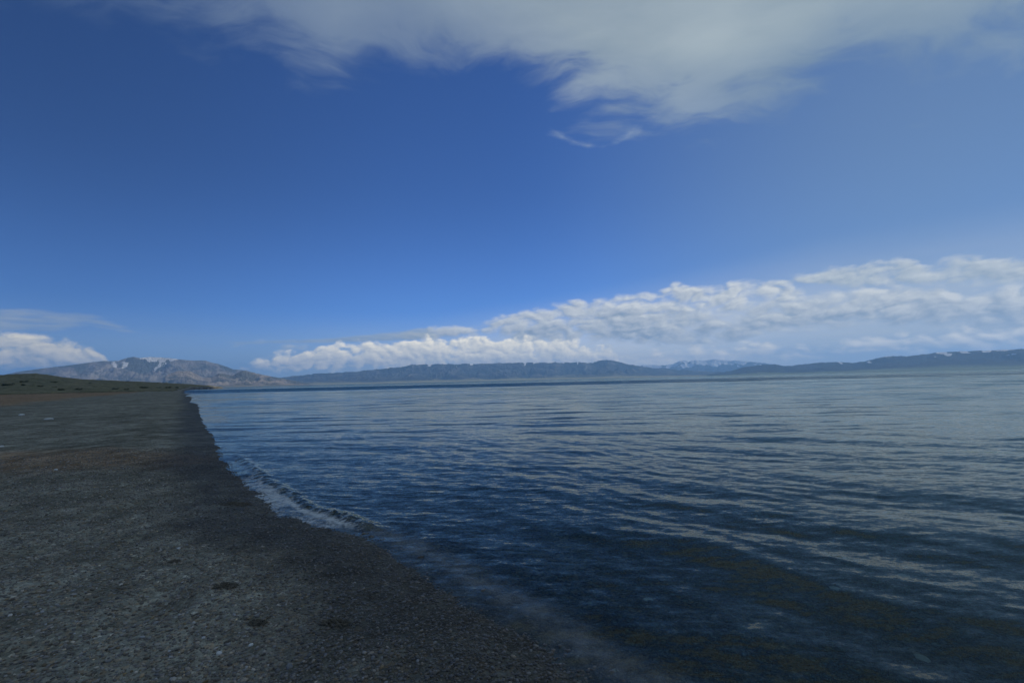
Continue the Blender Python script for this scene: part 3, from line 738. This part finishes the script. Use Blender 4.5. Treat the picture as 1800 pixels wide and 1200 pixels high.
# dark tangles of dried weed left by the waves
mwd, t = mat("dried_weed")
P = t.n.new('ShaderNodeTexCoord').outputs['Object']
principled(t, t.mix(t.noise(P, 12, 3, .6), (0.055, 0.050, 0.040), (0.14, 0.125, 0.095)), 0.8, None, .3)
def weed(px, py, wpx, label):
    X, Y, Z, D = hit_ground(px, py)
    s = wpx / F_PX * D * 0.5
    Vw = []; Fw = []; n = 0
    for i in range(120):
        u = rng.normal(0, 0.48, 2); u = u / max(1, np.hypot(*u) / 0.7); bx_, by_ = u[0] * s, u[1] * s * 0.6
        ang = rng.uniform(0, 6.28); L = rng.uniform(.10, .32) * s; wd = rng.uniform(.005, .011)
        cx, cy_ = bx_, by_; K = 5; pts = []
        for j in range(K):
            hz = ground_h(np.array([X + cx]), np.array([Y + cy_]))[0][0] - Z
            pts.append((cx, cy_, hz + 0.006 + 0.014 * rng.random() * max(0, 1 - np.hypot(*u))))
            ang += rng.normal(0, .6); cx += math.cos(ang) * L / K; cy_ += math.sin(ang) * L / K
        for j, p in enumerate(pts):
            a2_ = ang + 1.57; wj = wd * (1 - 0.6 * j / K)
            Vw += [(p[0] - math.cos(a2_) * wj, p[1] - math.sin(a2_) * wj, p[2]), (p[0] + math.cos(a2_) * wj, p[1] + math.sin(a2_) * wj, p[2]), (p[0], p[1], p[2] + wj * .9)]
        for j in range(K - 1):
            q = n + j * 3
            Fw += [(q, q + 3, q + 5, q + 2), (q + 1, q + 2, q + 5, q + 4), (q, q + 1, q + 4, q + 3)]
        n += K * 3
    # the matted base the strands grow out of, sunk between the pebbles
    NR, NS = 9, 30; base = n; rs = np.linspace(0, 1, NR)
    for q in range(NR):
        for a3 in range(NS):
            th_ = a3 / NS * 2 * math.pi; rad = s * (0.75 + 0.3 * float(perlin(np.array([math.cos(th_) * 1.4 + px]), np.array([math.sin(th_) * 1.4]))[0])) * rs[q]
            lx_, ly_ = rad * math.cos(th_), rad * math.sin(th_) * 0.6
            hz = float(ground_h(np.array([X + lx_]), np.array([Y + ly_]))[0][0]) - Z
            Vw.append((lx_, ly_, hz + 0.007 * (1 - rs[q]) + 0.006 * float(perlin(np.array([lx_ * 25.]), np.array([ly_ * 25.]))[0]) - 0.002))
    for q in range(NR - 1):
        for a3 in range(NS):
            i0 = base + q * NS + a3; i1 = base + q * NS + (a3 + 1) % NS
            Fw.append((i0, i1, i1 + NS, i0 + NS))
    o = mesh_obj("weed_clump", np.array(Vw), np.array(Fw), mwd)
    o.location = (X, Y, Z)
    return thing(o, label, "weed clump", "dark weed clumps on the gravel")
weed(415, 886, 56, "dark weed clump on the wet gravel edge beside the foaming wave, farthest of the clumps")
weed(397, 1031, 42, "dark brown weed clump on the dry gravel, left of the wet band")
weed(307, 988, 16, "small dark weed tuft on the dry gravel, smallest of the clumps")
weed(588, 1096, 52, "dark weed clump at the bottom where dry gravel turns wet")
weed(452, 1096, 30, "faint dark weed clump on dry gravel between two larger clumps")

# shrubs in the grass
mf, t = mat("shrub_leaf")
P = t.n.new('ShaderNodeTexCoord').outputs['Object']
principled(t, t.mix(t.noise(P, 3, 3, .6), (0.018, 0.028, 0.012), (0.045, 0.058, 0.024)), 0.8, None, .2)
mst, t = mat("shrub_wood"); principled(t, (0.06, 0.045, 0.03), .9)
def shrub_meshes():
    N = 900
    lobes = [(rng.uniform(-.65, .65), rng.uniform(-.5, .5), rng.uniform(.1, .45), rng.uniform(.25, .42)) for _ in range(9)]
    V = []; Fl = []
    for i in range(N):
        lx, ly, lz, lr = lobes[i % 9]
        u = rng.normal(0, 1, 3); u /= np.linalg.norm(u); c = np.array([lx, ly, lz]) + u * lr * rng.random() ** .4
        c[2] = abs(c[2])
        a = rng.normal(0, 1, 3); a /= np.linalg.norm(a); b = np.cross(a, rng.normal(0, 1, 3)); b /= np.linalg.norm(b); s = rng.uniform(.03, .075)
        k = len(V); V += [c - a * s, c + b * s * .6, c + a * s, c - b * s * .6]; Fl.append((k, k + 1, k + 2, k + 3))
    Vs_ = []; Fs_ = []
    for i in range(7):
        lx, ly, lz, lr = lobes[i]; p0 = np.array([0, 0, -.15]); p1 = np.array([lx, ly, lz])
        k = len(Vs_)
        for p, rd in ((p0, .035), (p1, .012)):
            for q in range(4): Vs_.append(p + rd * np.array([math.cos(q * 1.571), math.sin(q * 1.571), 0]))
        for q in range(4): Fs_.append((k + q, k + (q + 1) % 4, k + 4 + (q + 1) % 4, k + 4 + q))
    return np.array(V), np.array(Fl), np.array(Vs_), np.array(Fs_)
variants = []
for _ in range(3):
    a_, b_, c_, d_ = shrub_meshes()
    f = mesh_obj("foliage", a_, b_, mf, smooth=False); s_ = mesh_obj("stem", c_, d_, mst)
    variants.append((f.data, s_.data)); bpy.data.objects.remove(f); bpy.data.objects.remove(s_)
shrubs = [(14, 679, 19, 6, "dark rounded shrub low in the grass at the left edge of the picture"),
 (40, 673, 17, 4, "long dark shrub on the grass slope under the hilltop, above a small round one"),
 (41, 679, 8, 4, "small round shrub just right of the leftmost shrub"),
 (71, 681, 13, 4, "wide flat shrub between the leftmost shrubs and the beach-edge pair"),
 (94, 683, 9, 3, "small low shrub left of the pair at the beach edge"),
 (108, 688, 14, 5, "left shrub of the dark pair where the grass meets the beach"),
 (139, 687, 16, 5, "right shrub of the dark pair where the grass meets the beach"),
 (92, 673.5, 14, 3, "flat dark shrub high on the grass slope left of centre of the meadow"),
 (158, 675, 7, 2.5, "small dark shrub high on the grass slope near its crest"),
 (203, 686, 12, 5, "dark shrub at the beach edge under the snowy summit"),
 (221, 687, 10, 4, "lower dark shrub at the beach edge just right of the one under the summit"),
 (253, 683.5, 22, 4, "longest dark shrub, in line along the beach edge of the grass"),
 (278, 683, 8, 3, "small shrub right of the longest shrub along the grass edge"),
 (294, 683, 14, 3.5, "wide shrub near the right end of the grass edge row"),
 (311, 683, 8, 3, "last shrub of the grass edge row before the beach narrows"),
 (224, 671.5, 6, 2.5, "tiny shrub standing on the skyline of the meadow below the summit"),
 (277, 674, 6, 2.2, "tiny shrub on the meadow skyline, nearer the headland")]
for i, (px, py, wp, hp, lab) in enumerate(shrubs):
    X, Y, Z, D = hit_ground(px, py)
    e = bpy.data.objects.new("shrub", None); col.objects.link(e)
    e.location = (X, Y, Z + 0.2)
    sx = wp / F_PX * Y * 0.5 / 0.9; sz = hp / F_PX * Y / 0.75
    e.scale = (sx, max(sx * 0.6, sz * .8), sz); e.rotation_euler = (0, 0, rng.uniform(-.3, .3))
    thing(e, lab, "shrub", "low dark shrubs in the lakeside grass")
    fd_, sd_ = variants[i % 3]
    for nm, da in (("foliage", fd_), ("stem", sd_)):
        o = bpy.data.objects.new(nm, da); col.objects.link(o); o.parent = e

# ------------------------------------------------------------------ air
HAZE = 8.0e-5
mh, t = mat("haze_air")
vol = t.n.new('ShaderNodeVolumePrincipled')
vol.inputs['Color'].default_value = (0.30, 0.57, 1.0, 1); vol.inputs['Density'].default_value = HAZE
vol.inputs['Anisotropy'].default_value = 0.2
t.l.new(vol.outputs[0], t.out.inputs['Volume'])
X0, X1, Y0, Y1, Z0, Z1 = -24000, 24000, -9500, 20800, -60, 900
hv = np.array([(a, b, c) for c in (Z0, Z1) for b in (Y0, Y1) for a in (X0, X1)], float)
hf = np.array([(0, 2, 3, 1), (4, 5, 7, 6), (0, 1, 5, 4), (2, 6, 7, 3), (0, 4, 6, 2), (1, 3, 7, 5)])
if HAZE > 0:
    mesh_obj("haze", hv, hf, mh, smooth=False, kind='stuff')
